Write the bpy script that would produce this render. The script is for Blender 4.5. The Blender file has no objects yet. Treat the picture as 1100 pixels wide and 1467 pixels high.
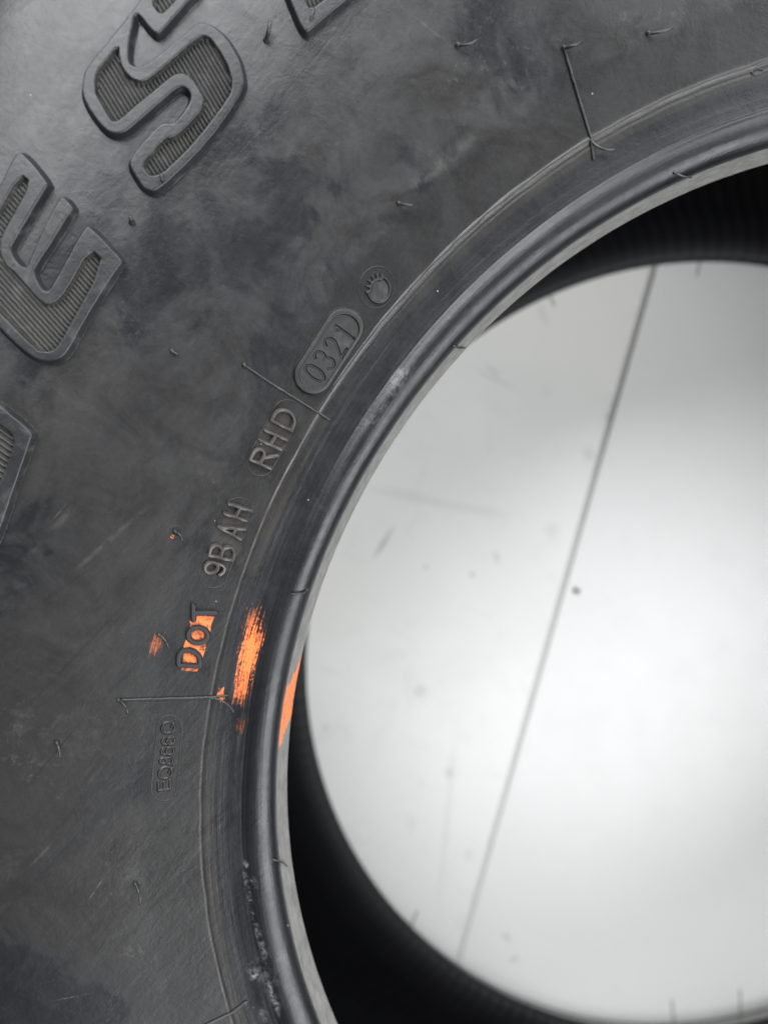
import bpy, math, random
import numpy as np
from mathutils import Vector, Matrix, Quaternion
random.seed(7); rng = np.random.default_rng(7)
S = bpy.context.scene
COL = S.collection
rad = math.radians

# ------------------------------------------------------------------ camera
# tyre axis = world Z; the plane of the upper bead toe lies at z = ZN
ZN = 0.1608
CX, CY, CH, RX, RY = -0.18757, 0.10557, 0.20887, -0.078295, -0.066583
FPX = 1000.0
MR = np.array(Matrix.Rotation(RX, 3, 'X') @ Matrix.Rotation(RY, 3, 'Y'))
cam = bpy.data.cameras.new('camera'); cam.sensor_fit = 'HORIZONTAL'; cam.sensor_width = 36.0
cam.lens = 36.0 * FPX / 1100.0; cam.clip_start = 0.005; cam.clip_end = 200
cam.dof.use_dof = True; cam.dof.focus_distance = 0.190; cam.dof.aperture_fstop = 7.5
camo = bpy.data.objects.new('camera', cam); COL.objects.link(camo)
camo.matrix_world = Matrix.Translation((CX, CY, ZN + CH)) @ Matrix(MR.tolist()).to_4x4()
S.camera = camo

# ------------------------------------------------------------------ light
# indoor close-up: a broad bright opening beyond the top of the photo, an added unseen fill lamp
# for the floor, and the pale room all round
w = bpy.data.worlds.new('World'); S.world = w; w.use_nodes = True
bg = w.node_tree.nodes['Background']; bg.inputs[0].default_value = (.92, .96, 1.0, 1); bg.inputs[1].default_value = 0.06
def area(name, az, el, dist, sx, sy, radiance, col):
    l = bpy.data.lights.new(name, 'AREA'); l.shape = 'RECTANGLE'; l.size = sx; l.size_y = sy
    l.energy = radiance*math.pi*sx*sy; l.color = col
    o = bpy.data.objects.new(name, l); COL.objects.link(o)
    d = Vector((math.cos(rad(el))*math.cos(rad(az)), math.cos(rad(el))*math.sin(rad(az)), math.sin(rad(el))))
    o.location = Vector((-.1, .1, .1))+d*dist; o.rotation_euler = d.to_track_quat('Z', 'Y').to_euler()
area('window_light', 110, 47, 2.2, 1.7, 1.7, 11.5, (.955, .975, 1))
area('floor_fill_light', 316, 39, 2.4, 2.0, 1.5, 11.0, (.95, .975, 1))  # added fill lamp, unseen, placed to brighten and even out the floor
area('side_light', 42, 36, 2.2, 1.6, 1.3, 6.0, (.95, .975, 1))
S.view_settings.view_transform = 'Standard'; S.view_settings.look = 'None'
S.view_settings.exposure = -0.25; S.view_settings.gamma = 1.0
S.render.engine = 'CYCLES'

# ------------------------------------------------------------------ tyre profile
W = 0.134                                  # toe to toe
KP = [(.2030,0),(.2042,.0030),(.2055,.0060),(.2060,.0082),(.2072,.0100),(.2092,.0114),(.2112,.0119),(.2130,.0118),(.2145,.0113),
      (.2180,.0113),(.2220,.0118),(.2265,.0126),(.2350,.0143),(.2500,.0176),(.2700,.0218),(.2900,.0249),
      (.3080,.0264),(.3280,.0264),(.3480,.0232),(.3640,.0160),(.3760,.0050),(.3820,-.0080)]
def hermite(P, n=14):
    P = np.array(P, float); out = []
    c = np.r_[0, np.cumsum(np.hypot(*(P[1:]-P[:-1]).T))]
    T = np.gradient(P, c, axis=0)
    for i in range(len(P)-1):
        h = c[i+1]-c[i]; t = np.linspace(0, 1, n, endpoint=False)[:, None]
        out.append((2*t**3-3*t**2+1)*P[i]+(t**3-2*t**2+t)*h*T[i]+(-2*t**3+3*t**2)*P[i+1]+(t**3-t**2)*h*T[i+1])
    out.append(P[-1:]); return np.vstack(out)
PROF = hermite(KP)
PR, PZ = PROF[:, 0], PROF[:, 1]
def Zr(r): return np.interp(r, PR, PZ)
def dZr(r): return (Zr(r+.0004)-Zr(r-.0004))/.0008
# slight unevenness of the unmounted rubber (radius error against angle, metres)
QT = np.arange(60, 250, 10.)
DN = np.array([0,0,-.02,-.21,-.30,-.11,.16,.31,.31,.40,.61,.54,.05,-.73,-1.39,-1.45,-.67,-.05,0])*1e-3
DR = np.array([0,0,.02,.20,.38,.32,.06,-.24,-.50,-.73,-.51,.08,.59,.76,.68,.43,.07,0,0])*1e-3
_tt = np.arange(0, 360, 1.0)
def _sm(D):
    a = np.interp(_tt, QT, D, left=0, right=0); k = np.exp(-(np.arange(-12, 13)/4.5)**2/2); k /= k.sum()
    return np.convolve(np.r_[a[-12:], a, a[:12]], k, 'valid')
DNs, DRs = _sm(DN), _sm(DR)
def delta(r, th):
    d = np.degrees(th) % 360
    dn = np.interp(d, _tt, DNs, period=360); dr = np.interp(d, _tt, DRs, period=360)
    q = np.clip((r-.203)/(.2265-.203), 0, 1); q = q*q*(3-2*q)
    return dn*(1-q)+dr*q
def surf(r, th, h=0.0):
    """point on the upper outer surface, h above it along the normal"""
    z = Zr(r); s = dZr(r); n = 1/np.sqrt(1+s*s); rr = r+delta(r, th)-s*n*h
    return np.stack([rr*np.cos(th), rr*np.sin(th), ZN+z+n*h], -1)
def px(p, h=0.0):
    """photograph pixel(s) -> flat tyre coordinates (u, v) = r*(cos, sin) on the surface (+h)"""
    p = np.atleast_2d(np.array(p, float))
    d = np.stack([(p[:, 0]-550)/FPX, -(p[:, 1]-733.5)/FPX, -np.ones(len(p))], 1) @ MR.T
    z = np.full(len(p), .02)
    for _ in range(25):
        t = (z+h-CH)/d[:, 2]; X = CX+t*d[:, 0]; Y = CY+t*d[:, 1]
        th = np.arctan2(Y, X); rm = np.hypot(X, Y); r = rm-delta(rm, th)
        z = .5*z+.5*Zr(r)
    return np.stack([r*np.cos(th), r*np.sin(th)], 1)
def p3(p, h=0.0):
    q = px(p, h); return surf(np.hypot(q[:, 0], q[:, 1]), np.arctan2(q[:, 1], q[:, 0]), h)
def floor_pt(p, z=0.0):
    d = np.array([(p[0]-550)/FPX, -(p[1]-733.5)/FPX, -1.0]) @ MR.T
    t = (z-ZN-CH)/d[2]; return np.array([CX+t*d[0], CY+t*d[1], z])

# ------------------------------------------------------------------ node helpers
class NT:
    def __init__(s, name):
        s.m = bpy.data.materials.new(name); s.m.use_nodes = True; s.t = s.m.node_tree
        s.b = s.t.nodes['Principled BSDF']
    def n(s, typ, **k):
        o = s.t.nodes.new(typ)
        for a, v in k.items(): setattr(o, a, v)
        return o
    def put(s, sock, v):
        if isinstance(v, (int, float)): sock.default_value = v
        elif isinstance(v, (tuple, list)):
            sock.default_value = (*v, 1)[:len(sock.default_value)] if len(v) == 3 and len(sock.default_value) == 4 else v
        else: s.t.links.new(v, sock)
    def math(s, op, a, b=0.0, c=0.0, clamp=False):
        o = s.n('ShaderNodeMath', operation=op, use_clamp=clamp)
        for i, v in enumerate((a, b, c)): s.put(o.inputs[i], v)
        return o.outputs[0]
    def mix(s, f, a, b, blend='MIX'):
        o = s.n('ShaderNodeMix', data_type='RGBA', blend_type=blend)
        s.put(o.inputs[0], f); s.put(o.inputs[6], a); s.put(o.inputs[7], b); return o.outputs[2]
    def n_y(s, P):
        o = s.n('ShaderNodeSeparateXYZ'); s.put(o.inputs[0], P); return o.outputs[1]
    def rng(s, v, a, b, c=0.0, d=1.0, smooth=True):
        o = s.n('ShaderNodeMapRange', interpolation_type='SMOOTHSTEP' if smooth else 'LINEAR')
        for i, x in enumerate((v, a, b, c, d)): s.put(o.inputs[i], x)
        return o.outputs[0]
    def noise(s, vec, scale, detail=4.0, rough=.55, dist=0.0):
        o = s.n('ShaderNodeTexNoise'); s.put(o.inputs['Vector'], vec)
        for k, v in (('Scale', scale), ('Detail', detail), ('Roughness', rough), ('Distortion', dist)): o.inputs[k].default_value = v
        return o.outputs['Fac']
    def mapping(s, vec, loc=(0,0,0), rot=0.0, scale=(1,1,1), typ='POINT'):
        o = s.n('ShaderNodeMapping', vector_type=typ); s.put(o.inputs[0], vec)
        o.inputs['Location'].default_value = loc; o.inputs['Rotation'].default_value = (0, 0, rot); o.inputs['Scale'].default_value = scale
        return o.outputs[0]
    def blob(s, P, loc, rot, sx, sy, soft=.5):
        """elliptical mark on the surface, 1 inside and 0 outside"""
        v = s.mapping(P, (loc[0], loc[1], 0), rot, (sx, sy, 1000.), 'TEXTURE')
        o = s.n('ShaderNodeVectorMath', operation='LENGTH'); s.put(o.inputs[0], v)
        return s.rng(o.outputs['Value'], 1.0+soft*.3, 1.0-soft)
    def line(s, P, a, b, wpx, soft=.8, fl=False):
        A, B = (floor_pt(a)[:2], floor_pt(b)[:2]) if fl else (p3(a)[0][:2], p3(b)[0][:2])
        m = (A+B)/2; L = np.linalg.norm(B-A)/2
        return s.blob(P, m, math.atan2(B[1]-A[1], B[0]-A[0]), max(L, 1e-4), wpx*(.00037 if fl else .00019)/2, soft)
    def bump(s, h, dist, strength=1.0, nrm=None):
        o = s.n('ShaderNodeBump'); s.put(o.inputs['Height'], h); o.inputs['Distance'].default_value = dist
        o.inputs['Strength'].default_value = strength
        if nrm is not None: s.put(o.inputs['Normal'], nrm)
        return o.outputs[0]
    def fin(s, col, rough, nrm=None, spec=.5):
        s.put(s.b.inputs['Base Color'], col); s.put(s.b.inputs['Roughness'], rough)
        s.put(s.b.inputs['Specular IOR Level'], spec)
        if nrm is not None: s.put(s.b.inputs['Normal'], nrm)
        return s.m

BLACK = (.0090, .0097, .0115); WARM = (.0145, .0138, .0136); DUST_SHEEN = (.058, .0575, .058); ORANGE = (.80, .19, .050)
DIRT_L = [((220,719),(90,832),9,.16),((128,705),(24,813),12,.12),((151,1255),(126,1291),2.2,.55),((76,1207),(43,1242),6,.22),
          ((134,1423),(73,1435),2.2,.4),((247,1395),(220,1425),3.5,.3),((97,720),(70,751),2,.3),((700,180),(565,288),20,.20),
          ((150,1170),(138,1195),12,.15),((95,275),(150,270),2,.35),((48,572),(66,576),3,.4),((255,1140),(205,1210),5,.12),
          ((300,1195),(250,1265),4,.12),((640,60),(590,20),4,.2),((165,1440),(215,1380),6,.15)]
DIRT_D = [((137,1010),(25,1143),5,.5),((191,1280),(127,1363),4,.5),((197,1325),(162,1366),6,.4),((208,835),(38,1014),6,.45),
          ((215,932),(132,1019),8,.5),((520,85),(524,145),3,.4),((150,800),(20,890),7,.25),((690,165),(600,240),9,.35),
          ((170,1100),(60,1210),9,.25),((230,1310),(190,1460),20,.25),((0,1170),(10,1182),4,.5)]
def rubber_side():
    s = NT('sidewall_rubber'); tc = s.n('ShaderNodeTexCoord'); P = tc.outputs['Object']; uv = s.n('ShaderNodeUVMap'); uv.uv_map = 'polar'
    sp = s.n('ShaderNodeSeparateXYZ'); s.put(sp.inputs[0], uv.outputs[0]); th, r = sp.outputs[0], sp.outputs[1]
    n1 = s.noise(P, 14, 5, .6, .6); n2 = s.noise(P, 48, 6, .65, 1.2); n3 = s.noise(P, 700, 3, .6); n4 = s.noise(P, 160, 5, .7, .5)
    str_v = s.mapping(s.mapping(P, rot=-rad(49)), scale=(9, 120, 10)); ns = s.noise(str_v, 1.0, 5, .6, .8)
    pol = s.mapping(uv.outputs[0], scale=(7, 900, 1)); npz = s.noise(pol, 1.0, 4, .6)
    outer = s.rng(s.math('ADD', r, s.math('MULTIPLY', s.math('SUBTRACT', n2, .5), .004)), .2400, .2432)
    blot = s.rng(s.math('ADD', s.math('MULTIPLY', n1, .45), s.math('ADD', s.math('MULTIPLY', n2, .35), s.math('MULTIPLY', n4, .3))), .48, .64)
    col = s.mix(s.rng(n1, .35, .65), BLACK, WARM)
    inner = s.math('SUBTRACT', 1.0, s.rng(r, .236, .245)); beadz = s.rng(r, .2262, .2250)
    col = s.mix(s.math('MULTIPLY', s.math('MULTIPLY', inner, .7), s.math('SUBTRACT', 1.0, beadz)), col, WARM)
    col = s.mix(beadz, col, (.0075, .0082, .0105))
    col = s.mix(s.math('MULTIPLY', s.rng(npz, .52, .75), s.math('MULTIPLY', beadz, .16)), col, DUST_SHEEN)
    rdg = s.rng(s.math('ABSOLUTE', s.math('SUBTRACT', s.noise(P, 20, 5, .7, 1.6), .5)), .012, .0)
    col = s.mix(s.math('MULTIPLY', s.math('MULTIPLY', rdg, outer), s.rng(n4, .45, .65, 0, .2)), col, DUST_SHEEN)
    smu = s.rng(s.math('ADD', s.math('MULTIPLY', n4, .5), s.math('MULTIPLY', s.noise(P, 28, 3, .6, .4), .6)), .60, .74)
    col = s.mix(s.math('MULTIPLY', s.math('MULTIPLY', smu, outer), .45), col, DUST_SHEEN)
    col = s.mix(s.math('MULTIPLY', s.math('MULTIPLY', blot, outer), s.math('MULTIPLY', s.rng(r, .25, .32, .4, 1.0), s.rng(s.n_y(P), .0, .22, .08, .72))), col, DUST_SHEEN)  # dust, raised towards +Y and outer radius to put sheen into the colour
    col = s.mix(s.math('MULTIPLY', s.rng(ns, .55, .75), s.math('MULTIPLY', outer, .16)), col, DUST_SHEEN)
    col = s.mix(s.math('MULTIPLY', s.rng(ns, .45, .30), s.math('MULTIPLY', outer, .35)), col, (.009,.010,.012))
    patch = s.rng(s.math('ADD', n1, s.math('MULTIPLY', n2, .25)), .575, .625)
    col = s.mix(s.math('MULTIPLY', s.math('MULTIPLY', s.math('SUBTRACT', 1.0, patch), outer), .34), col, (.0085, .0092, .0120))
    col = s.mix(s.math('MULTIPLY', s.math('MULTIPLY', patch, outer), .30), col, (.030, .0285, .0275))
    n6 = s.noise(P, 330, 6, .8, .3); cl = s.rng(s.noise(P, 27, 3, .6, .6), .54, .66)
    col = s.mix(s.math('MULTIPLY', s.math('MULTIPLY', s.rng(n6, .55, .64), cl), s.math('MULTIPLY', outer, .20)), col, (.13, .127, .122))
    for c0, a, sx, sy in (((392,627), 61, 46, 22), ((323,778), 68, 56, 23), ((239,1087), 84, 60, 20)):
        q0 = p3(c0)[0]; mm = s.blob(P, q0, rad(a), sx*.00019, sy*.00019, .25)
        col = s.mix(s.math('MULTIPLY', mm, s.rng(n4, .3, .6, .35, .75) if sx < 58 else .25), col, (.036, .031, .026))
    for a, b, wd, k in DIRT_L: col = s.mix(s.math('MULTIPLY', s.line(P, a, b, wd), s.math('MULTIPLY', s.rng(n4, .38, .62), k*.85)), col, (.17,.166,.158))
    for a, b, wd, k in DIRT_D: col = s.mix(s.math('MULTIPLY', s.line(P, a, b, wd), k), col, (.010,.011,.013))
    # dusty brown line along the moulded rib
    rust = s.math('MULTIPLY', s.rng(r, .2250, .2266), s.rng(r, .2286, .2270))
    col = s.mix(s.math('MULTIPLY', rust, s.rng(n4, .25, .65, .05, .5)), col, (.032,.028,.026))
    brown = s.math('MULTIPLY', s.math('MULTIPLY', s.rng(r, .2218, .2232), s.rng(r, .2262, .2250)), s.rng(n1, .35, .6))
    col = s.mix(s.math('MULTIPLY', brown, .55), col, (.030,.026,.021))
    # pale residue smeared along the bead
    for (c, a, sx, sy, k) in [((352,1238),80,7,5,.9),((356,1280),80,40,5,.6),((372,1345),76,45,6,.5),((363,1395),70,22,9,.6),((392,1430),74,38,6,.7),
                              ((378,1455),70,14,8,.6),((575,538),50,26,12,.45),((545,580),55,70,14,.3),((362,1265),60,12,8,.35),((385,1400),74,60,18,.18)]:
        q = p3(c)[0]; m = s.blob(P, q, rad(-a if c[1] > 900 else a), sx*.00019, sy*.00019, .9)
        pt = s.noise(s.mapping(P, scale=(260, 260, 260)), 1.0, 7, .8, .5)
        col = s.mix(s.math('MULTIPLY', m, s.rng(pt, .45, .68, 0, k)), col, (.34,.33,.32))
    # orange marking crayon
    dry = s.noise(s.mapping(uv.outputs[0], scale=(22, 1900, 1)), 1.0, 4, .7, .4); dry2 = s.noise(P, 900, 3, .6)
    def orange(c, a, sx, sy, lo, hi, soft, brk=1.0, k=1.0):
        nonlocal col
        q = p3(c)[0]; m = s.blob(P, q, rad(a), sx*.00019, sy*.00019, soft)
        d = s.math('ADD', s.math('MULTIPLY', s.math('SUBTRACT', dry, .5), 2.0), s.math('ADD', .5, s.math('MULTIPLY', s.math('SUBTRACT', dry2, .5), 1.0)))
        f = s.math('MULTIPLY', s.rng(s.math('ADD', d, s.math('MULTIPLY', m, brk)), lo, hi), s.rng(m, 0.0, .25))
        col = s.mix(s.math('MULTIPLY', f, k), col, ORANGE)
    orange((357,938), 76, 70, 19, .75, 1.20, 1.0, .8)
    orange((346,985), 76, 36, 18, .85, 1.3, 1.0, .8, .6)
    orange((361,890), 76, 44, 16, .9, 1.4, 1.0, .8, .35)
    orange((345,1040), 80, 34, 15, 1.15, 1.6, 1.0, .9, .18)
    orange((316,998), 80, 17, 10, .95, 1.25, 1.0, .9, .8)
    orange((223,922), 66, 28, 14, .9, 1.7, 1.0, .8, .5)
    orange((247,769), 66, 3.0, 3.0, .6, .9, .6, .9, .5)
    # crayon rubbed into the DOT field (between the letters)
    Q = [p3(c)[0][:2] for c in ((278.6,882.5),(306,884),(292.5,934.5),(282,963),(256,961),(264.4,926),(269,893))]
    sx = s.n('ShaderNodeSeparateXYZ'); s.put(sx.inputs[0], P); m = None
    for i in range(len(Q)):
        a, b = Q[i], Q[(i+1) % len(Q)]; n = np.array([-(b-a)[1], (b-a)[0]]); n /= np.linalg.norm(n)
        cen = np.mean(Q, 0)
        if n @ (cen-a) < 0: n = -n
        e = s.math('ADD', s.math('ADD', s.math('MULTIPLY', sx.outputs[0], float(n[0])), s.math('MULTIPLY', sx.outputs[1], float(n[1]))), float(-n @ a))
        m = e if m is None else s.math('MINIMUM', m, e)
    m = s.rng(s.math('ADD', m, s.math('MULTIPLY', s.math('SUBTRACT', n4, .5), .0022)), -.0002, .0002)
    wear = s.rng(s.math('ADD', s.noise(P, 620, 4, .75), s.math('MULTIPLY', n4, .5)), .60, .84, .15, 1)
    col = s.mix(s.math('MULTIPLY', m, wear), col, ORANGE)
    # white specks of dust
    vo = s.n('ShaderNodeTexVoronoi'); s.put(vo.inputs['Vector'], P); vo.inputs['Scale'].default_value = 170
    spk = s.math('MULTIPLY', s.rng(vo.outputs['Distance'], .055, .02), s.math('GREATER_THAN', s.noise(vo.outputs['Position'], 31.7, 1), .60))
    col = s.mix(s.math('MULTIPLY', spk, .55), col, (.4,.39,.37))
    ro = s.math('ADD', s.rng(n2, .3, .7, .31, .43), s.math('MULTIPLY', s.math('ADD', n3, -.5), .12))
    ro = s.math('ADD', ro, s.math('MULTIPLY', beadz, .01))
    h = s.math('ADD', s.math('MULTIPLY', n3, .35), s.math('ADD', s.math('MULTIPLY', n4, .9), s.math('MULTIPLY', ns, .9)))
    nb = s.bump(h, .00015, .8)
    nb = s.bump(s.math('MULTIPLY', npz, beadz), .00012, .6, nb)
    nb = s.bump(s.noise(P, 26, 2, .5), .0012, .35, nb)
    return s.fin(col, ro, nb, .46)
def rubber_plain(name, a, b, lift=.25, rough=(.45,.6), bmp=.00010):
    s = NT(name); P = s.n('ShaderNodeTexCoord').outputs['Object']
    n1 = s.noise(P, 40, 5, .65, .8); n2 = s.noise(P, 220, 5, .65, .5); n3 = s.noise(P, 900, 2)
    col = s.mix(s.rng(n1, .3, .7), a, b); col = s.mix(s.math('MULTIPLY', s.rng(n2, .52, .74), lift), col, (.13,.128,.125))
    return s.fin(col, s.rng(n2, .3, .7, *rough), s.bump(s.math('ADD', n2, s.math('MULTIPLY', n3, .5)), bmp, .7))
def bead_base_mat():
    s = NT('chafed_bead_base'); tc = s.n('ShaderNodeTexCoord'); P = tc.outputs['Object']; uv = s.n('ShaderNodeUVMap'); uv.uv_map = 'polar'
    n = s.noise(s.mapping(uv.outputs[0], scale=(40, 1500, 1)), 1.0, 5, .65, .4); n2 = s.noise(P, 120, 4, .6); n3 = s.noise(P, 1100, 2)
    col = s.mix(s.rng(n, .3, .7), (.13,.126,.120), (.20,.194,.183)); col = s.mix(s.math('MULTIPLY', s.rng(n2, .5, .75), .4), col, (.10,.097,.092))
    dry = s.math('ADD', s.math('MULTIPLY', n, .6), s.math('MULTIPLY', n3, .4))
    th = s.n('ShaderNodeSeparateXYZ'); s.put(th.inputs[0], uv.outputs[0])
    a0, a1 = [math.degrees(math.atan2(*px_toe(c)[::-1])) % 360 for c in ((438,918),(410,1052))]
    t0, t1 = rad(min(a0, a1)), rad(max(a0, a1)); tt = s.math('SUBTRACT', th.outputs[0], s.math('MULTIPLY', s.math('SUBTRACT', th.outputs[1], .203), 16.0))
    m = s.math('MULTIPLY', s.rng(tt, t0-.004, t0+.05), s.rng(tt, t1-.012, t1-.04))
    col = s.mix(s.rng(s.math('ADD', s.math('ADD', s.math('MULTIPLY', s.math('SUBTRACT', dry, .5), 2.6), .5), m), .95, 1.60), col, ORANGE)
    return s.fin(col, .6, s.bump(s.math('ADD', n, s.math('MULTIPLY', n3, .4)), .00022, .8))
def px_toe(p):
    d = np.array([(p[0]-550)/FPX, -(p[1]-733.5)/FPX, -1.0]) @ MR.T
    t = -CH/d[2]; return (CX+t*d[0], CY+t*d[1])
def liner_mat():
    s = NT('inner_liner_rubber'); tc = s.n('ShaderNodeTexCoord'); uv = s.n('ShaderNodeUVMap'); uv.uv_map = 'polar'
    wv = s.n('ShaderNodeTexWave', wave_type='BANDS', bands_direction='X'); s.put(wv.inputs['Vector'], s.mapping(uv.outputs[0], rot=0.0, scale=(9.5, 6, 1)))
    wv.inputs['Scale'].default_value = 1.0; wv.inputs['Distortion'].default_value = .3
    n = s.noise(tc.outputs['Object'], 60, 4)
    return s.fin(s.mix(n, (.004,.004,.005), (.008,.008,.009)), .6, s.bump(wv.outputs['Fac'], .0006, .7), .2)

# ------------------------------------------------------------------ mesh helpers
def mesh_np(name, V, F, mats, parent, smooth=True, uv=None, mi=None, kind=None, label=None):
    me = bpy.data.meshes.new(name); V = np.asarray(V, np.float32); F = np.asarray(F, np.int32)
    k = F.shape[1]
    me.vertices.add(len(V)); me.vertices.foreach_set('co', V.ravel())
    me.loops.add(F.size); me.loops.foreach_set('vertex_index', F.ravel())
    me.polygons.add(len(F)); me.polygons.foreach_set('loop_start', np.arange(0, F.size, k, dtype=np.int32))
    me.polygons.foreach_set('loop_total', np.full(len(F), k, np.int32))
    if mi is not None: me.polygons.foreach_set('material_index', np.asarray(mi, np.int32))
    me.update(calc_edges=True)
    if smooth: me.polygons.foreach_set('use_smooth', np.ones(len(F), bool))
    if uv is not None:
        l = me.uv_layers.new(name='polar'); l.data.foreach_set('uv', np.asarray(uv, np.float32)[F.ravel()].ravel())
    for m in (mats if isinstance(mats, (list, tuple)) else [mats]): me.materials.append(m)
    me.validate()
    o = bpy.data.objects.new(name, me); COL.objects.link(o)
    if parent is not None:
        o.parent = parent
    if kind: o['kind'] = kind
    if label: o['label'] = label
    return o
def ring_faces(nr, nc, closed=True):
    a = np.arange(nr-1)[:, None]*nc; c = np.arange(nc if closed else nc-1)[None]
    c2 = (c+1) % nc
    return np.stack([(a+c), (a+nc+c), (a+nc+c2), (a+c2)], -1).reshape(-1, 4)

# tyre root (Empty at its base, on the floor)
tyre = bpy.data.objects.new('tyre', None); COL.objects.link(tyre)
tyre['label'] = 'large black tyre lying on the white floor, with raised lettering and orange crayon marks'
tyre['category'] = 'tyre'

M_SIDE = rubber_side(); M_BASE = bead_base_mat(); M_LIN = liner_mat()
M_LET = rubber_plain('raised_letter_rubber', (.013,.0135,.0155), (.021,.021,.022), .30, (.34,.46), .00015)
M_RIBBED = rubber_plain('ribbed_infill_rubber', (.026,.025,.0235), (.048,.045,.041), .40)
M_SMALL = rubber_plain('small_letter_rubber', (.011,.011,.0115), (.018,.0172,.0168), .16)
M_CODE = rubber_plain('dusty_code_rubber', (.042,.038,.034), (.064,.058,.050), .4, (.33,.43))
M_DARK = rubber_plain('black_letter_rubber', (.013,.0135,.015), (.018,.018,.020), .15)
M_HAIR = rubber_plain('vent_hair_rubber', (.018,.018,.019), (.040,.039,.038), .3, (.35,.5))
M_TREAD = rubber_plain('tread_rubber', (.020,.020,.021), (.032,.031,.030), .2)

# angular columns: dense where the close view is
TH = np.radians(np.r_[np.arange(70, 236, .2), np.arange(236, 430, 1.0)]); NC = len(TH)
def fnoise(seed, period_deg, amp=1.0):
    g = np.random.default_rng(seed); n = max(3, int(round(360/period_deg))); v = g.normal(size=n)
    x = (np.degrees(TH) % 360)/360*n; i = np.floor(x).astype(int); f = x-i; f = f*f*(3-2*f)
    return amp*(v[i % n]*(1-f)+v[(i+1) % n]*f)
def resample(rs):   # profile rows at arc parameters given by radius list
    return rs
def outer_rows():
    c = np.r_[0, np.cumsum(np.hypot(np.diff(PR), np.diff(PZ)))]
    i_split = np.interp(.2290, PR, c)
    s1 = np.arange(0, i_split, .00030); s2 = np.arange(i_split, c[-1], .0012)
    s_ = np.r_[s1, s2, c[-1]]
    return np.interp(s_, c, PR), np.interp(s_, c, PZ)
def detail_h(r):
    """moulded circles on the upper outer surface (height, metres) for rows r x columns TH"""
    R = r[:, None]; sh = fnoise(3, 1.6, .00007)+fnoise(4, 14, .00010)
    amp = 1+.22*np.clip(fnoise(5, .9), -2, 2)+.10*fnoise(6, 5)
    wk = np.exp(-(((np.degrees(TH)+180) % 360-180-118)/34)**4)[None]
    h = .00040*(.03+.97*wk)*amp*np.exp(-((R-.2267-sh)/.00036)**2) - (.00020*np.exp(-((R-.2252-sh)/.00060)**2)*wk+.00007*np.exp(-((R-.2262-sh)/.00030)**2)*(1-wk))
    h += .00010*np.exp(-((R-.2145-fnoise(8, 9, .00006))/.00022)**2) - .00010*np.exp(-((R-.2150)/.0003)**2)
    h += .00005/(1+np.exp(-(R-.2212-fnoise(9, 12, .0001))/.0003))*np.exp(-np.clip(R-.2212, 0, 1)/.002)
    h += .00004/(1+np.exp((R-.2178)/.0002))*np.exp(-np.clip(.2178-R, 0, 1)/.0015)
    h += .00025*fnoise(10, 7)[None]*np.clip((R-.206)/.004, 0, 1)*np.exp(-np.clip(R-.214, 0, 1)/.004)*.35
    return h
def build_outer(upper):
    r, z = outer_rows(); H = detail_h(r) if upper else detail_h(r)*.8
    s = np.gradient(z, r, edge_order=1) if False else None
    dr, dz = np.gradient(r), np.gradient(z); L = np.hypot(dr, dz); nr_, nz_ = -dz/L, dr/L
    R = r[:, None]+nr_[:, None]*H; Z = z[:, None]+nz_[:, None]*H
    TT = np.broadcast_to(TH, R.shape)
    D = delta(R, TT) if upper else 0
    RR = R+D; zz = ZN+Z if upper else ZN-W-Z
    V = np.stack([RR*np.cos(TT), RR*np.sin(TT), zz], -1); uv = np.stack([TT, R], -1)
    F = ring_faces(len(r), NC)
    if not upper: F = F[:, ::-1]
    else: F = F
    # split: bead = toe .. moulded rib, sidewall = the rest
    k = int(np.searchsorted(r, .2240)); base = int(np.searchsorted(r, .2056))
    nb = (k)*NC
    tmp = ring_faces(len(r), NC)
    F1 = F[:nb]; F2 = F[nb:]
    Vf = V.reshape(-1, 3); uvf = uv.reshape(-1, 2)
    mi = (np.arange(nb)//NC >= base).astype(int)
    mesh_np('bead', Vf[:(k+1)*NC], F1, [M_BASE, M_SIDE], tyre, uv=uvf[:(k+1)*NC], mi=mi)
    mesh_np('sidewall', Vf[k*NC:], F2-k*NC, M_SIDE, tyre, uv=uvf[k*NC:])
build_outer(True); build_outer(False)
# inner liner
KI = [(.2030,0),(.2044,-.0036),(.2100,-.0052),(.2200,-.0030),(.2350,.0040),(.2550,.0120),(.2800,.0160),(.3050,.0175),(.3320,.0150),(.3560,.0040),(.3680,-.0250),(.3700,-.0670)]
PI_ = hermite(KI, 5); PI2 = PI_[::-1][1:].copy(); PI2[:, 1] = -W-PI2[:, 1]; PI_ = np.vstack([PI_, PI2])
THL = np.radians(np.arange(0, 360, .75)+70)
R = PI_[:, 0][:, None]; T = np.broadcast_to(THL, (len(PI_), len(THL)))
wgt = np.clip((.04+PI_[:, 1])/.04, 0, 1)[:, None]
ripple = .0004*np.sin(T*190+PI_[:, :1]*160)*np.clip((R-.208)/.01, 0, 1)
RR = R+delta(np.full_like(T, .203), T)*wgt
V = np.stack([RR*np.cos(T), RR*np.sin(T), ZN+PI_[:, 1][:, None]+ripple*np.sign(PI_[:, 1]+W/2)[:, None]], -1).reshape(-1, 3)
mesh_np('inner_liner', V, ring_faces(len(PI_), len(THL))[:, ::-1], M_LIN, tyre, uv=np.stack([T, np.broadcast_to(R, T.shape)], -1).reshape(-1, 2))
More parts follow.
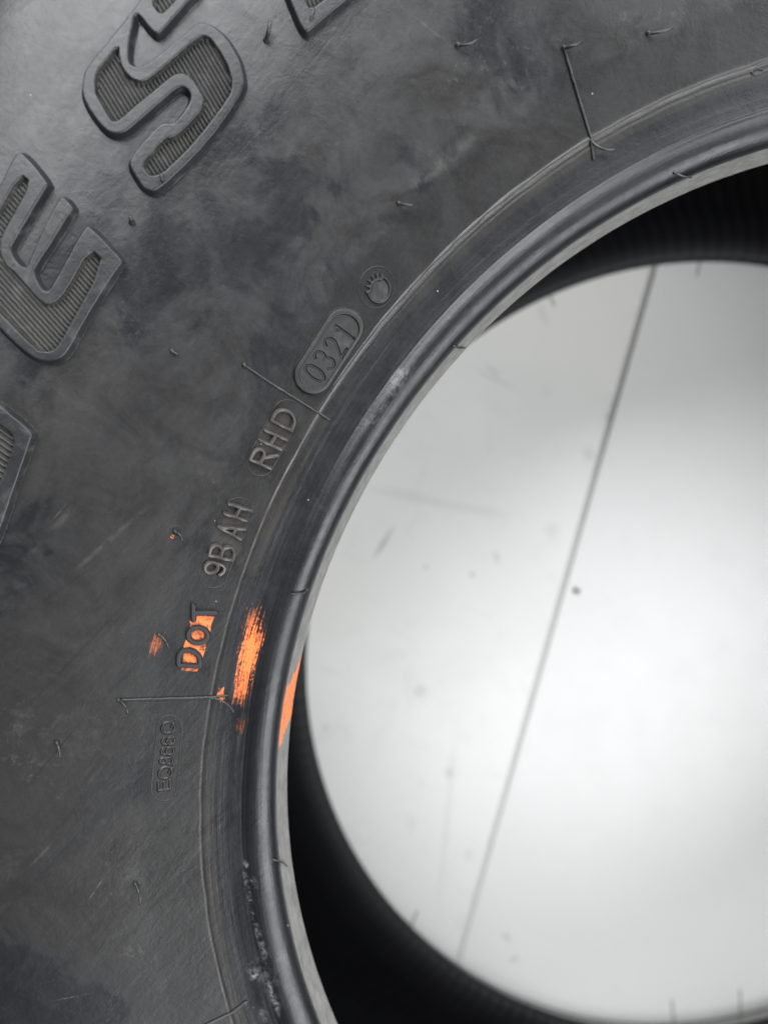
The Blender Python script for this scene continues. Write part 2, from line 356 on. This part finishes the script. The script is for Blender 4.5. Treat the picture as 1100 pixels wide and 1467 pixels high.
# tread with blocks and grooves
nz_t, nt_t = 62, 900
zt = np.linspace(-.006, -W+.006, nz_t); tt = np.linspace(0, 2*math.pi, nt_t, endpoint=False)
zz, t2 = np.meshgrid(zt, tt, indexing='ij'); y = (zz+W/2)/(W/2-.006)
gro = np.zeros_like(zz)
for g in (-.55, 0., .55): gro = np.maximum(gro, np.clip(1.6-np.abs(y-g+.05*np.sin(t2*60))/.045, 0, 1))
lat = np.abs(((t2*60/(2*math.pi)*1.0+np.abs(y)*.8) % 1)-.5); gro = np.maximum(gro, np.clip((lat-.40)/.04, 0, 1)*(np.abs(y) > .25))
rt = .3820+.0185*(1-np.abs(y)**2.4)-.011*gro*(np.abs(y) < .98)
V = np.stack([rt*np.cos(t2), rt*np.sin(t2), ZN+zz], -1).reshape(-1, 3)
mesh_np('tread', V, ring_faces(nz_t, nt_t), M_TREAD, tyre)

# ------------------------------------------------------------------ moulded relief
def chaikin(P, it=1, closed=True):
    P = np.asarray(P, float)
    for _ in range(it):
        N = np.roll(P, -1, 0) if closed else P[1:]
        A = P if closed else P[:-1]
        Q = np.empty((2*len(A), 2)); Q[0::2] = .75*A+.25*N; Q[1::2] = .25*A+.75*N
        P = Q if closed else np.vstack([P[:1], Q, P[-1:]])
    return P
def seg_dist(U, A, B):
    d = B-A; L = d @ d
    t = np.clip(((U-A) @ d)/max(L, 1e-16), 0, 1)
    return np.hypot(*(U-A-t[:, None]*d).T)
def sdf_poly(U, P):
    """signed distance, positive inside"""
    D = np.full(len(U), 1e9); ins = np.zeros(len(U), bool)
    for i in range(len(P)):
        A, B = P[i], P[(i+1) % len(P)]
        D = np.minimum(D, seg_dist(U, A, B))
        c = (A[1] > U[:, 1]) != (B[1] > U[:, 1])
        with np.errstate(divide='ignore', invalid='ignore'):
            xi = (B[0]-A[0])*(U[:, 1]-A[1])/(B[1]-A[1])+A[0]
        ins ^= c & (U[:, 0] < xi)
    return np.where(ins, D, -D)
def sdf_line(U, P, wd):
    D = np.full(len(U), 1e9)
    for i in range(len(P)-1): D = np.minimum(D, seg_dist(U, P[i], P[i+1]))
    return wd/2-D
def ss(x, a, b):
    t = np.clip((x-a)/(b-a), 0, 1); return t*t*(3-2*t)
def relief(lo, hi, step, hf):
    """evaluates the height function on a grid over the sidewall; returns builder of sub-meshes"""
    nx = int((hi[0]-lo[0])/step)+2; ny = int((hi[1]-lo[1])/step)+2
    u, v = np.meshgrid(lo[0]+np.arange(nx)*step, lo[1]+np.arange(ny)*step, indexing='ij')
    U = np.stack([u.ravel(), v.ravel()], 1); h, lab = hf(U)
    r = np.hypot(U[:, 0], U[:, 1]); th = np.arctan2(U[:, 1], U[:, 0])
    V = surf(r, th, np.where(h > 0, h, 0)-np.where(h > 0, 0, .00006))
    i = (np.arange(nx-1)[:, None]*ny+np.arange(ny-1)[None]).ravel()
    F = np.stack([i, i+ny, i+ny+1, i+1], 1)
    F = F[(h[F] > 0).any(1)]; FL = lab[F].max(1)
    return V, F, FL
def sub(V, F, name, mat, parent, **k):
    if len(F) == 0: return None
    idx, inv = np.unique(F.ravel(), return_inverse=True)
    return mesh_np(name, V[idx], inv.reshape(F.shape), mat, parent, **k)

def big_letter(outer, holes, hdir, pitch_px, bare=(), step=.00024, H=.0023, label=None, it=2):
    O = px(chaikin(outer, it)); HO = [px(chaikin(h, 1)) for h in holes]
    c = np.mean(np.array(outer), 0); a = px([c, c+np.array(hdir)*20]); d = a[1]-a[0]; sc = np.linalg.norm(d)/20; d /= np.linalg.norm(d)
    nrm = np.array([-d[1], d[0]]); pitch = pitch_px*sc; g = np.random.default_rng(len(outer))
    def hf(U):
        so_ = sdf_poly(U, O); w = .00052
        so_ = so_ + .00005*np.sin(U[:, 0]*900)*np.sin(U[:, 1]*700)
        h = H*ss(so_, -w, w)
        sh = np.full(len(U), -1.0)
        for Q in HO: sh = np.maximum(sh, sdf_poly(U, Q))
        ph = (U @ nrm)/pitch; rib = .5-.5*np.cos(2*math.pi*ph); rib = ss(rib, .15, .70)
        floor_h = .00040+.00090*rib*ss(sh, -.0001, .0003)
        k = ss(sh, -.00022, .00012)
        h2 = h*(1-k)+floor_h*k
        h2 = h2 + .00005*np.sin(U[:, 0]*310+1)*np.sin(U[:, 1]*270)*(h > 0)
        return np.where(so_ > -w, h2, -1), (sh > .00004).astype(int)
    lo = O.min(0)-.001; hi = O.max(0)+.001
    V, F, L = relief(lo, hi, step, hf)
    o = sub(V, F[L == 0], 'raised_letter', M_LET, tyre, label=label)
    sub(V, F[L == 1], 'ribbed_infill', M_RIBBED, o)
    return o
# S
big_letter([(119,134.5),(123.6,107),(139.5,86),(171.4,47.7),(201,9),(208,-2),(228,-28),(255,-38),(290,-30),(294,-12),(281.6,2),(278,4.5),(256,29),(234,54.5),
            (226,57.5),(217,50),(209,39),(201,29.5),(197,31),(195,45),(190,68),(188,90),(193,99),(205.5,100),(217,93),(247,68),(278,43),(285,37.5),(297,36.4),(314.5,45.5),
            (332.7,66),(346,91),(352,113.6),(352,131),(337,157),(310,196),(269,241),(237,271),(223.6,280),(208,276),(196,259.5),(186,241),(188.4,228),(201,212),(219,192),(234,178),
            (247,179.5),(254,176),(269,155),(274,144),(270,134),(261,130.5),(251,137),(220,164),(189.5,191),(178,197.7),(164.5,198.5),(153,192.5),(135,171),(123.6,150.5)],
           [[(172.5,72),(158,92),(143,109),(140.7,136),(144,143.6),(162,175.5),(168,179),(176,174),(200,152.5),(228,129.5),(248,113),(256,109.5),(268,110),(277,116),(287,131),(295,146),(292,162),(276,180),(257.7,198),(246,203),(239.5,202.7),(223,221),(206.6,239),(217,255),(228,253),(240,246),
             (282,204),(328,143.6),(332.7,127),(328,104.5),(318,85),(308,69),(298.6,59),(287,59),(252,90),(219,118),(207.7,124),(194,121.6),(182,111),(175.5,99),(173.6,88)],
            [(220,10),(232.7,27),(241,20),(251,9),(262,-4),(275,-18),(258,-26),(240,-18)]], (.51,.86), 6.4, label='tall italic letter S moulded on the sidewall')
# E
big_letter([(23,231),(31,221),(39,222),(58,243),(77,268),(72,274),(48,314),(25,353),(22,360),(27,371),(36,382),(42,384.5),(46,374),(66,327),(88,285),(96,284.5),(104,292),(112,303),
            (106,308),(84,345),(58,384),(55,391),(60,406),(68,417),(74,417),(86,394),(108,353.6),(124,327.5),(131,324),(156,349),(181,376),(176,383),(163.6,400),(127,459),(102,506),(92,515.5),(76,521),(60,519),(42,510),
            (0,470),(-40,428),(-55,400),(-48,365),(0,278)],
           [[(34.5,254.5),(48,266),(26,306),(5,344),(3.6,366),(11,382),(27,395),(54.5,428),(62,435.5),(73,439),(85.5,434.5),(98,421),(132.7,359),(151,378),(91,488),(82,501),(69,505),(56,501),(0,443),(-24,418),(-30,385),(-22,352),(0,316)]],
           (.66,.75), 6.5, label='italic letter E moulded on the sidewall, cut by the left edge of the photo')
# piece of W
big_letter([(-45,545),(0,576),(30,599),(53,621),(50,628),(34,675),(2,769),(-15,810),(-60,800),(-80,600)],
           [[(-40,582),(0,606),(27,627),(14,662),(0,700),(-20,755),(-45,770),(-62,640)]], (.82,.57), 8.4, label='right end of a W, only its ribbed corner in view')
# piece of T
big_letter([(395,-45),(411,0),(421,25),(429,43),(434,51),(440,54),(448,49),(469,29),(501,4),(545,-35),(520,-75),(430,-75)],
           [[(423,-32),(435.5,0),(441,15),(447,16),(457,9),(469,0),(502,-28),(470,-50)]], (.35,.94), 6.6, label='lower tip of a letter T at the top edge of the photo')

# stroke glyphs in a unit box (x right, y up)
def arc(cx, cy, rx, ry, a0, a1, n=14):
    t = np.radians(np.linspace(a0, a1, n)); return [(cx+rx*math.cos(x), cy+ry*math.sin(x)) for x in t]
GL = {
 'R': [[(0,0),(0,1)], [(0,1),(.45,1)]+arc(.5,.76,.42,.24,90,-90)+[(0,.52)], [(.45,.52),(1,0)]],
 'H': [[(0,0),(0,1)], [(1,0),(1,1)], [(0,.5),(1,.5)]],
 'D': [[(0,0),(0,1)], [(0,1),(.4,1)]+arc(.4,.5,.6,.5,90,-90)+[(0,0)]],
 'B': [[(0,0),(0,1)], [(0,1),(.5,1)]+arc(.5,.76,.42,.24,90,-90)+[(0,.52)], [(.5,.52)]+arc(.5,.26,.5,.26,90,-90)+[(0,0)]],
 'A': [[(0,0),(.5,1),(1,0)], [(.2,.36),(.8,.36)]],
 '9': [arc(.5,.68,.5,.32,0,360,24), [(1,.68),(1,.35)]+arc(.5,.3,.5,.3,0,-150)],
 '0': [arc(.5,.5,.5,.5,0,360,28)],
 'O': [arc(.5,.5,.5,.5,0,360,28)],
 '3': [arc(.45,.75,.45,.25,150,-90)+arc(.45,.25,.5,.25,90,-150)],
 '2': [arc(.5,.72,.45,.28,160,-30)+[(.05,0),(1,0)]],
 '1': [[(.2,.82),(.55,1),(.55,0)]],
 'T': [[(.5,0),(.5,1)], [(0,1),(1,1)]],
 'E': [[(0,0),(0,1)], [(0,1),(1,1)], [(0,.5),(.85,.5)], [(0,0),(1,0)]],
 'Q': [arc(.5,.5,.5,.5,0,360,28), [(.55,.28),(1.1,-.1)]],
 '8': [arc(.5,.75,.42,.25,0,360,20), arc(.5,.26,.5,.26,0,360,22)],
 '6': [arc(.5,.3,.5,.3,0,360,22), [(0,.3),(.02,.62)]+arc(.5,.68,.48,.3,175,35)],
}
def glyph(ch, BL, BR, TL):
    BL, BR, TL = map(np.array, (BL, BR, TL)); out = []
    for st in GL[ch]:
        out.append(px([BL+x*(BR-BL)+y*(TL-BL) for x, y in st]))
    return out
def capsule_line(c0, c1, rpx, n=18):
    c0, c1 = np.array(c0, float), np.array(c1, float); d = c1-c0; a = math.atan2(d[1], d[0]); P = []
    for k in range(n+1): t = a-math.pi/2+math.pi*k/n; P.append(c1+rpx*np.array([math.cos(t), math.sin(t)]))
    for k in range(n+1): t = a+math.pi/2+math.pi*k/n; P.append(c0+rpx*np.array([math.cos(t), math.sin(t)]))
    return P
def small_letter(ch, tri, wpx=4.8, H=.0013, mat=None, wall=.00016, name='moulded_letter', step=.00011, flat=False):
    G = glyph(ch, *tri); wd = wpx*.000195; g = rng.normal(size=4)
    def hf(U):
        s = np.full(len(U), -1.0)
        for st in G: s = np.maximum(s, sdf_line(U, st, wd))
        s = s+.00003*np.sin(U[:, 0]*2600+g[0])*np.sin(U[:, 1]*2300+g[1])
        h = H*ss(s, -wall, wall*1.1)*(1 if flat else (1+.12*np.sin(U[:, 0]*1500+g[2])))
        return np.where(s > -wall, h, -1), np.zeros(len(U), int)
    A = np.vstack(G); V, F, L = relief(A.min(0)-wd-.0003, A.max(0)+wd+.0003, step, hf)
    return sub(V, F, name, mat or M_SMALL, tyre, label='moulded %s %s' % ('figure' if ch.isdigit() else 'letter', ch))
def closed_line(pts, wpx, H, name, mat, label=None, fade=None, sigma=None):
    P = px(chaikin(pts, 1)); P = np.vstack([P, P[:1]]); wd = wpx*.000195
    def hf(U):
        s = sdf_line(U, P, wd); h = H*ss(s, -.00006, wd*.5)
        if fade is not None: h = h*fade(U)
        return np.where((s > -.00006) & (h > .000008), h, -1), np.zeros(len(U), int)
    V, F, L = relief(P.min(0)-.001, P.max(0)+.001, .00011, hf)
    return sub(V, F, name, mat, tyre, label=label)

for ch, tri in (('R', ((387,671),(397,652.5),(358,658))), ('H', ((402.3,644),(409.9,630),(371.6,630.5))), ('D', ((416.6,616.8),(426,596.5),(388.5,602.5)))):
    small_letter(ch, tri, mat=M_CODE)
for ch, tri in (('9', ((317.5,825),(324.5,810.5),(291,818))), ('B', ((332.5,802.5),(337.5,786),(299.5,795))),
                ('A', ((344.5,772),(350.5,758),(310.3,762))), ('H', ((352.8,745.6),(359.5,731.8),(321.5,735.8)))):
    small_letter(ch, tri, mat=M_CODE)
for ch, tri in (('D', ((286.5,954),(285.5,932),(256,952.5))), ('O', ((297.5,921),(297.5,899),(269.5,921))), ('T', ((309,888),(309,867),(277,888)))):
    small_letter(ch, tri, 6.6, .0011, M_DARK, .00020, flat=True)
for ch, tri in (('E', ((243.5,1131),(243.5,1118.5),(226.5,1133))), ('Q', ((245.5,1115),(247.5,1098.5),(226.5,1116.5))),
                ('8', ((246.5,1094.5),(247.5,1085),(228.5,1095.5))), ('6', ((248.3,1081),(249.3,1070.8),(230,1082))),
                ('6', ((249.5,1066.3),(250.5,1056),(231,1067.3))), ('Q', ((249.5,1050),(250.5,1034),(231,1051.5)))):
    small_letter(ch, tri, 2.7, .00036, M_SIDE, .00018)
def fade_seed(seed):
    g = np.random.default_rng(seed).normal(size=4)
    return lambda U: np.clip(.75+.5*np.sin(U[:, 0]*240+g[0]*3)*np.sin(U[:, 1]*200+g[1]*3), .15, 1)
closed_line(capsule_line((373,662),(411,592),19.5), 1.3, .00022, 'plug_outline', M_SMALL, 'thin oval outline around the letters RHD', fade_seed(1))
closed_line(capsule_line((305,822.5),(341.5,733),20), 1.4, .00024, 'plug_outline', M_SMALL, 'thin oval outline around the code 9B AH', fade_seed(2))
closed_line(capsule_line((234.5,1130),(243,1043),18), 1.4, .00022, 'plug_outline', M_SMALL, 'thin oval outline around the code EQ866Q', fade_seed(3))

# date plate 0321: raised rim, sunk field, engraved figures
def date_plate():
    O = px(capsule_line((448.5,537),(492.7,468.5),28.3, 24)); I = px(capsule_line((449.3,536.5),(491.8,472),21.6, 24))
    DG = []
    upv, rv = np.array((-26.,-19.)), np.array((8.5,-12.5))
    for ch, c in (('0',(450.5,534.5)), ('3',(464.8,515.2)), ('2',(479.0,496.5)), ('1',(493.0,476.5))):
        BL = np.array(c)-upv/2-rv/2; DG.append(glyph(ch, BL, BL+rv, BL+upv))
    def hf(U):
        so_ = sdf_poly(U, O); si = sdf_poly(U, I)
        h = .00105*ss(so_, -.0003, .0004)
        rim = h + .00010*ss(so_, .0004, .0010)
        h = rim*(1-ss(si, -.00018, .00018))+(.00055)*ss(si, -.00018, .00018)
        lab = np.zeros(len(U), int)
        for k, G in enumerate(DG):
            s = np.full(len(U), -1.0)
            for st in G: s = np.maximum(s, sdf_line(U, st, .00060))
            h = h-.00050*ss(s, -.00014, .00014); lab[s > -.00012] = k+1
        return np.where(so_ > -.0003, np.maximum(h, .00001), -1), lab
    V, F, L = relief(O.min(0)-.001, O.max(0)+.001, .00010, hf)
    o = sub(V, F[L == 0], 'date_plate', M_SMALL, tyre, label='raised oval plate with engraved figures 0321')
    for k in range(4): sub(V, F[L == k+1], 'engraved_figure', M_SMALL, o, label='engraved figure '+'0321'[k])
date_plate()
# round plug with a toothed disc
def plug():
    c = np.array((539.3, 411.0)); C = [c+np.array((25.3*math.cos(t)+3.0*math.sin(t)*-1*.6, 30.0*math.sin(t))) for t in np.linspace(0, 2*math.pi, 40, endpoint=False)]
    closed_line(C, 1.4, .00022, 'plug_outline', M_SMALL, 'thin ring around the toothed disc mark')
    d = np.array((542.5, 414.5)); P = []
    for a in np.arange(0, 360, 2.5):
        r_ = 1.0
        if 165 <= a <= 290:      # photograph's upper-left (y down)
            q = (a-165)/125*5.5; r_ = 1.12 if (q % 1) < .52 else .78
        P.append(d+np.array((17.5*r_*math.cos(rad(a)), 20.5*r_*math.sin(rad(a)))))
    Q = px(P)
    def hf(U):
        s = sdf_poly(U, Q); cc = px([d])[0]; rr = np.hypot(*(U-cc).T)
        h = .00060*ss(s, -.00022, .00018)*(1-.90*ss(s, .00035, .00095))
        return np.where(s > -.00022, np.maximum(h, .00001), -1), np.zeros(len(U), int)
    V, F, L = relief(Q.min(0)-.001, Q.max(0)+.001, .00011, hf)
    sub(V, F, 'emblem', M_SMALL, tyre, label='worn toothed disc mark inside a thin ring')
plug()

# ------------------------------------------------------------------ tubes: ribs between plugs and vent hairs
def tube(P, R, n=8, cap=True):
    P = np.asarray(P, float); R = np.broadcast_to(R, len(P)); V = []; T = np.gradient(P, axis=0)
    ref = np.array([0, 0, 1.]) if abs(T[0][2])/np.linalg.norm(T[0]) < .9 else np.array([1., 0, 0])
    for p, t, r in zip(P, T, R):
        t = t/np.linalg.norm(t); a = np.cross(t, ref); a /= np.linalg.norm(a); b = np.cross(a, t)
        for k in range(n): f = 2*math.pi*k/n; V.append(p+r*(math.cos(f)*a+math.sin(f)*b))
    F = [[i*n+k, i*n+(k+1) % n, (i+1)*n+(k+1) % n, (i+1)*n+k] for i in range(len(P)-1) for k in range(n)]
    for i, sgn in ((0, -1), (len(P)-1, 1)):
        c = len(V); V.append(P[i]+sgn*T[i]/np.linalg.norm(T[i])*R[i]*.6)
        for k in range(n): F.append([i*n+k, i*n+(k+1) % n, c, c])
    return V, F
def poly_obj(name, VF, mat, parent=None, **k):
    V = []; F = []
    for v, f in VF:
        o = len(V); V += [tuple(x) for x in v]; F += [tuple(dict.fromkeys([i+o for i in q])) for q in f]
    me = bpy.data.meshes.new(name); me.from_pydata(V, [], F); me.materials.append(mat)
    me.polygons.foreach_set('use_smooth', [True]*len(me.polygons)); me.update()
    import bmesh
    bm = bmesh.new(); bm.from_mesh(me); bmesh.ops.recalc_face_normals(bm, faces=bm.faces); bm.to_mesh(me); bm.free()
    o = bpy.data.objects.new(name, me); COL.objects.link(o); o.parent = parent or tyre
    for a, b in k.items(): o[a] = b
    return o
def dome(c, nrm, r, h, n=10):
    nrm = nrm/np.linalg.norm(nrm); a = np.cross(nrm, [0.3, 1, .2]); a /= np.linalg.norm(a); b = np.cross(nrm, a); V = []; F = []
    rings = [(1.25, -.3), (1.1, .15), (.85, .6), (.45, .92)]
    for q, z in rings:
        for k in range(n): f = 2*math.pi*k/n; V.append(c+r*q*(math.cos(f)*a+math.sin(f)*b)+nrm*h*z)
    for i in range(3):
        for k in range(n): F.append([i*n+k, i*n+(k+1) % n, (i+1)*n+(k+1) % n, (i+1)*n+k])
    V.append(c+nrm*h)
    for k in range(n): F.append([3*n+k, 3*n+(k+1) % n, len(V)-1, len(V)-1])
    return V, F
def surf_nrm(p):
    q = px([p])[0]; r = np.hypot(*q); s = dZr(r); t = math.atan2(q[1], q[0]); return np.array([-s*math.cos(t), -s*math.sin(t), 1.])
def rib(pts, wr, label, lift=.00012):
    P = []
    for a, b in zip(pts[:-1], pts[1:]):
        n = max(3, int(np.hypot(b[0]-a[0], b[1]-a[1])/4))
        for k in range(n): P.append(np.array(a, float)+(np.array(b, float)-np.array(a, float))*k/n)
    P.append(np.array(pts[-1], float)); P = np.array(P)
    nz = np.random.default_rng(int(P.sum())).normal(size=(len(P), 2))*.12; P[1:-1] += nz[1:-1]
    X = p3(P, lift); Rr = np.full(len(P), wr)*(1+.10*nz[:, 0]/.12*.5); Rr[-1] *= .5
    poly_obj('vent_rib', [tube(X, Rr, 10)], M_HAIR, label=label)
rib([(808,69),(827,134),(847,199),(850,228)], .00042, 'thin raised rib running down from a vent hair to the bead, upper right', .00022)
rib([(350,523),(385,547),(430,575),(473,602)], .00034, 'thin raised rib just above the letters RHD', .00018)
rib([(174,1003),(240,1001),(306,999),(327,996)], .00036, 'thin raised rib between the letters DOT and the code EQ866Q', .00018)
rib([(215,1495),(270,1482),(332,1452),(354,1435)], .00040, 'thin raised rib at the bottom edge of the photo', .00018)
def hair(base, tip, h=2.2, rr=.00030, bend=.5, side=0.0, dm=1.0, label=None, stub=False, mat=None):
    rr *= 1.25; dm *= 1.12
    b, t = np.array(base, float), np.array(tip, float); VF = []
    c = p3([b])[0]; n = surf_nrm(b)
    if dm: VF.append(dome(c, n, .00062*dm, .00095*dm))
    if not stub:
        sidev = np.array([-(t-b)[1], (t-b)[0]])*side
        P = [p3([b])[0]]
        for k in range(1, 9):
            f = k/8; q = b+(t-b)*f+sidev*4*f*(1-f)*.5; hh = h*1.3e-3*(math.sin(min(1, f*1.3)*math.pi/2))*(1-.45*f*bend)
            P.append(p3([q], hh)[0])
        VF.append(tube(np.array(P), np.linspace(rr*1.15, rr*.8, 9), 8))
    o = poly_obj('vent_hair', VF, mat or M_HAIR)
    if label: o['label'] = label
HA = [((381,57),(386,28),dict(h=2.6,rr=.00042)), ((440,40),(449,9),dict(h=2.4,dm=.8)), ((655,64),(682,54),dict(side=.12)), ((807,68),(831,57),dict(rr=.00034)),
      ((928,47),(963,36),dict(side=.05)), ((571,291),(589,291),dict(dm=.9)), ((189,318),(185,309),dict(h=1.4,rr=.0004,dm=1.1)), ((233,266),(229,247),dict(h=2.6,rr=.00038,dm=.8)),
      ((247,503),(253,507),dict(h=.8)), ((92,500),(96,498),dict(h=1.0,dm=.8)), ((34,241),(36,246),dict(h=.8,dm=.8)), ((350,523),(352,524),dict(stub=True)),
      ((251,761),(259,775),dict(side=-.25,h=1.6)), ((228,909),(239,928),dict(side=-.15,h=1.8,dm=.8)), ((170,1003),(180,1023),dict(side=-.2,dm=.8)),
      ((82,1064),(84,1085),dict(h=1.6)), ((194,1266),(198,1297),dict(h=2.2,side=-.06,dm=.9)), ((846,201),(880,212),dict(side=.25,h=2,dm=.7)),
      ((304,1000),(334,1021),dict(side=-.2,h=2.2,dm=.7,rr=.00026)), ((440,845),(417,851),dict(h=.9,side=-.2,rr=.00022,dm=.5)), ((389,1231),(408,1243),dict(h=.8,rr=.00022,dm=.4)),
      ((650,496),(664,495),dict(h=.8,rr=.00024,dm=.6)), ((966,247),(990,248),dict(h=1.0,rr=.00024,dm=.7)), ((412,1326),(413,1331),dict(stub=True,dm=.6))]
for b, t, k in HA: hair(b, t, **k)
# ring around one vent
P = [np.array((251.5,761.5))+8.6*np.array((math.cos(a), math.sin(a))) for a in np.linspace(0, 2*math.pi, 28, endpoint=False)]
closed_line(P, 1.2, .00012, 'vent_ring', M_SMALL)
# small moulded pit mark next to the rib on the upper right
closed_line([(1076,104),(1083,109),(1090,106),(1093,99),(1086,97),(1079,99)], 2.2, .0002, 'moulded_mark', M_SMALL)
# hairs on the lower (far) bead
def far_hair(p, dx_, dy_):
    q = floor_pt(p, ZN-W-.004); th = math.atan2(q[1], q[0]); b = np.array([.2042*math.cos(th), .2042*math.sin(th), ZN-W-.004])
    e = floor_pt((p[0]+dx_, p[1]+dy_), ZN-W-.002); P = [b+(e-b)*f for f in np.linspace(-.2, 1, 6)]
    poly_obj('vent_hair', [tube(np.array(P), .00035, 8)], M_HAIR)
for a in (((598,1318),0,-13), ((967,1449),-5,-15), ((1058,1439),2,-20), ((1002,385),-4,10), ((791,432),3,6)): far_hair(*a)

# ------------------------------------------------------------------ floor
A, B = floor_pt((935,390)), floor_pt((660,1360)); sdv = (B-A)[:2]; ang = math.atan2(sdv[1], sdv[0])
def floor_mat(name, warm):
    s = NT(name); g = s.n('ShaderNodeNewGeometry'); P = g.outputs['Position']
    n1 = s.noise(P, 9, 4, .5, .5); n2 = s.noise(P, 60, 5, .65, .8); n3 = s.noise(P, 500, 3)
    col = s.mix(s.rng(n1, .35, .65), (.650,.655,.628), (.615,.617,.592)); col = s.mix(s.math('MULTIPLY', s.rng(n2, .5, .75), .40), col, (.53,.54,.515))
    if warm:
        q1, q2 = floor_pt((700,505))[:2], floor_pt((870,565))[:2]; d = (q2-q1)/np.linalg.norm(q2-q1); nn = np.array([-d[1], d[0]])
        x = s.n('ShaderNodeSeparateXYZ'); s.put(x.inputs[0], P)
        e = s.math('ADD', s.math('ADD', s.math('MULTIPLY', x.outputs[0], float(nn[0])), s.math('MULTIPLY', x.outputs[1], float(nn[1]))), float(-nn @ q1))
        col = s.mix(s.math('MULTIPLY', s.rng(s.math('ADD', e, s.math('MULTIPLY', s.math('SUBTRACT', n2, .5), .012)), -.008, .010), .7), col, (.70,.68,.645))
    else:
        col = s.mix(.6, col, (.615,.610,.600))
    def mk(a, b, wpx, k, c=(.22,.23,.21), soft=.9):
        nonlocal col
        col = s.mix(s.math('MULTIPLY', s.line(P, a, b, wpx, soft, True), s.math('MULTIPLY', s.rng(n3, .2, .6, .6, 1), k)), col, c)
    if warm:
        mk((566,752),(533,803),8,.75); mk((608,808),(612,816),10,.45); mk((675,818),(677,828),11,.5); mk((708,788),(714,808),10,.4)
        mk((640,720),(520,700),20,.18); mk((740,740),(590,715),16,.16); mk((800,750),(780,770),30,.20); mk((720,540),(690,520),8,.3); mk((745,560),(672,525),7,.28)
        mk((590,995),(612,985),20,.35); mk((640,1100),(646,1116),14,.35); mk((465,1035),(468,1050),12,.25); mk((600,1115),(606,1130),12,.15)
        mk((655,1020),(625,1330),14,.14); mk((820,1020),(800,1060),30,.1); mk((868,590),(874,606),14,.45); mk((835,640),(850,660),22,.25); mk((770,430),(785,470),12,.2)
        mk((500,930),(640,1000),60,.06); mk((670,1215),(672,1235),16,.2)
    else:
        mk((718,1335),(732,1350),13,.35); mk((728,1378),(745,1370),14,.35); mk((895,420),(905,440),12,.1)
    return s.fin(col, s.rng(n2, .3, .7, .42, .6), s.bump(s.math('ADD', n2, s.math('MULTIPLY', n3, .3)), .0004, .35), .4)
def box(name, c, sx, sy, z0, z1, rot, mat, parent=None, bev=0.0):
    import bmesh
    bm = bmesh.new(); bmesh.ops.create_cube(bm, size=1)
    for v in bm.verts:
        x, y = v.co.x*sx, v.co.y*sy; v.co = (c[0]+x*math.cos(rot)-y*math.sin(rot), c[1]+x*math.sin(rot)+y*math.cos(rot), z0 if v.co.z < 0 else z1)
    if bev: bmesh.ops.bevel(bm, geom=bm.edges[:], offset=bev, segments=3, affect='EDGES', profile=.5)
    me = bpy.data.meshes.new(name); bm.to_mesh(me); bm.free(); me.materials.append(mat)
    for p in me.polygons: p.use_smooth = False
    o = bpy.data.objects.new(name, me); COL.objects.link(o); o.parent = parent; return o
sb = NT('subfloor_grey'); sP = sb.n('ShaderNodeTexCoord').outputs['Object']; M_SUB = sb.fin(sb.mix(sb.noise(sP, 30), (.54,.54,.53), (.60,.60,.59)), .8)
flo = box('floor', (0, 0), 60, 60, -.05, -.0012, 0, M_SUB); flo['kind'] = 'structure'
mid = (A+B)[:2]/2; nv = np.array([-math.sin(ang), math.cos(ang)])
if nv[0] > 0: nv = -nv                       # towards the photograph's left
gap = .0027; PWD, PLN = 1.22, 2.44
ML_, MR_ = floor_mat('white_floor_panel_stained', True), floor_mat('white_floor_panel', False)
al = np.array([math.cos(ang), math.sin(ang)])
for j in (-1, 0, 1):
    for k in (-2, -1, 0, 1):
        c = mid+nv*((k+.5)*PWD+0.0)+al*(j*PLN+.3*PLN)
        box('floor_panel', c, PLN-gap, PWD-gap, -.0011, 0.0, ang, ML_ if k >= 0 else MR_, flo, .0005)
# dark speck of grit
q = floor_pt((826,847), .0006); VF = []
g = np.random.default_rng(5); V = []; F = []
nlat, nlon = 6, 10
for i in range(nlat+1):
    for k in range(nlon):
        a = math.pi*i/nlat; b = 2*math.pi*k/nlon; rr = .0016*(1+.22*g.normal()) if 0 < i < nlat else .0014
        V.append((q[0]+rr*math.sin(a)*math.cos(b), q[1]+rr*math.sin(a)*math.sin(b), max(.0002, .0011+.0010*math.cos(a))))
for i in range(nlat):
    for k in range(nlon): F.append([i*nlon+k, i*nlon+(k+1) % nlon, (i+1)*nlon+(k+1) % nlon, (i+1)*nlon+k])
gm = NT('dark_grit'); gP = gm.n('ShaderNodeTexCoord').outputs['Object']; M_G = gm.fin(gm.mix(gm.noise(gP, 900), (.03,.03,.03), (.09,.09,.085)), .8)
go = poly_obj('grit_crumb', [(V, F)], M_G); go.parent = None
go['label'] = 'tiny dark crumb of grit on the white floor beside the panel joint'; go['category'] = 'grit'
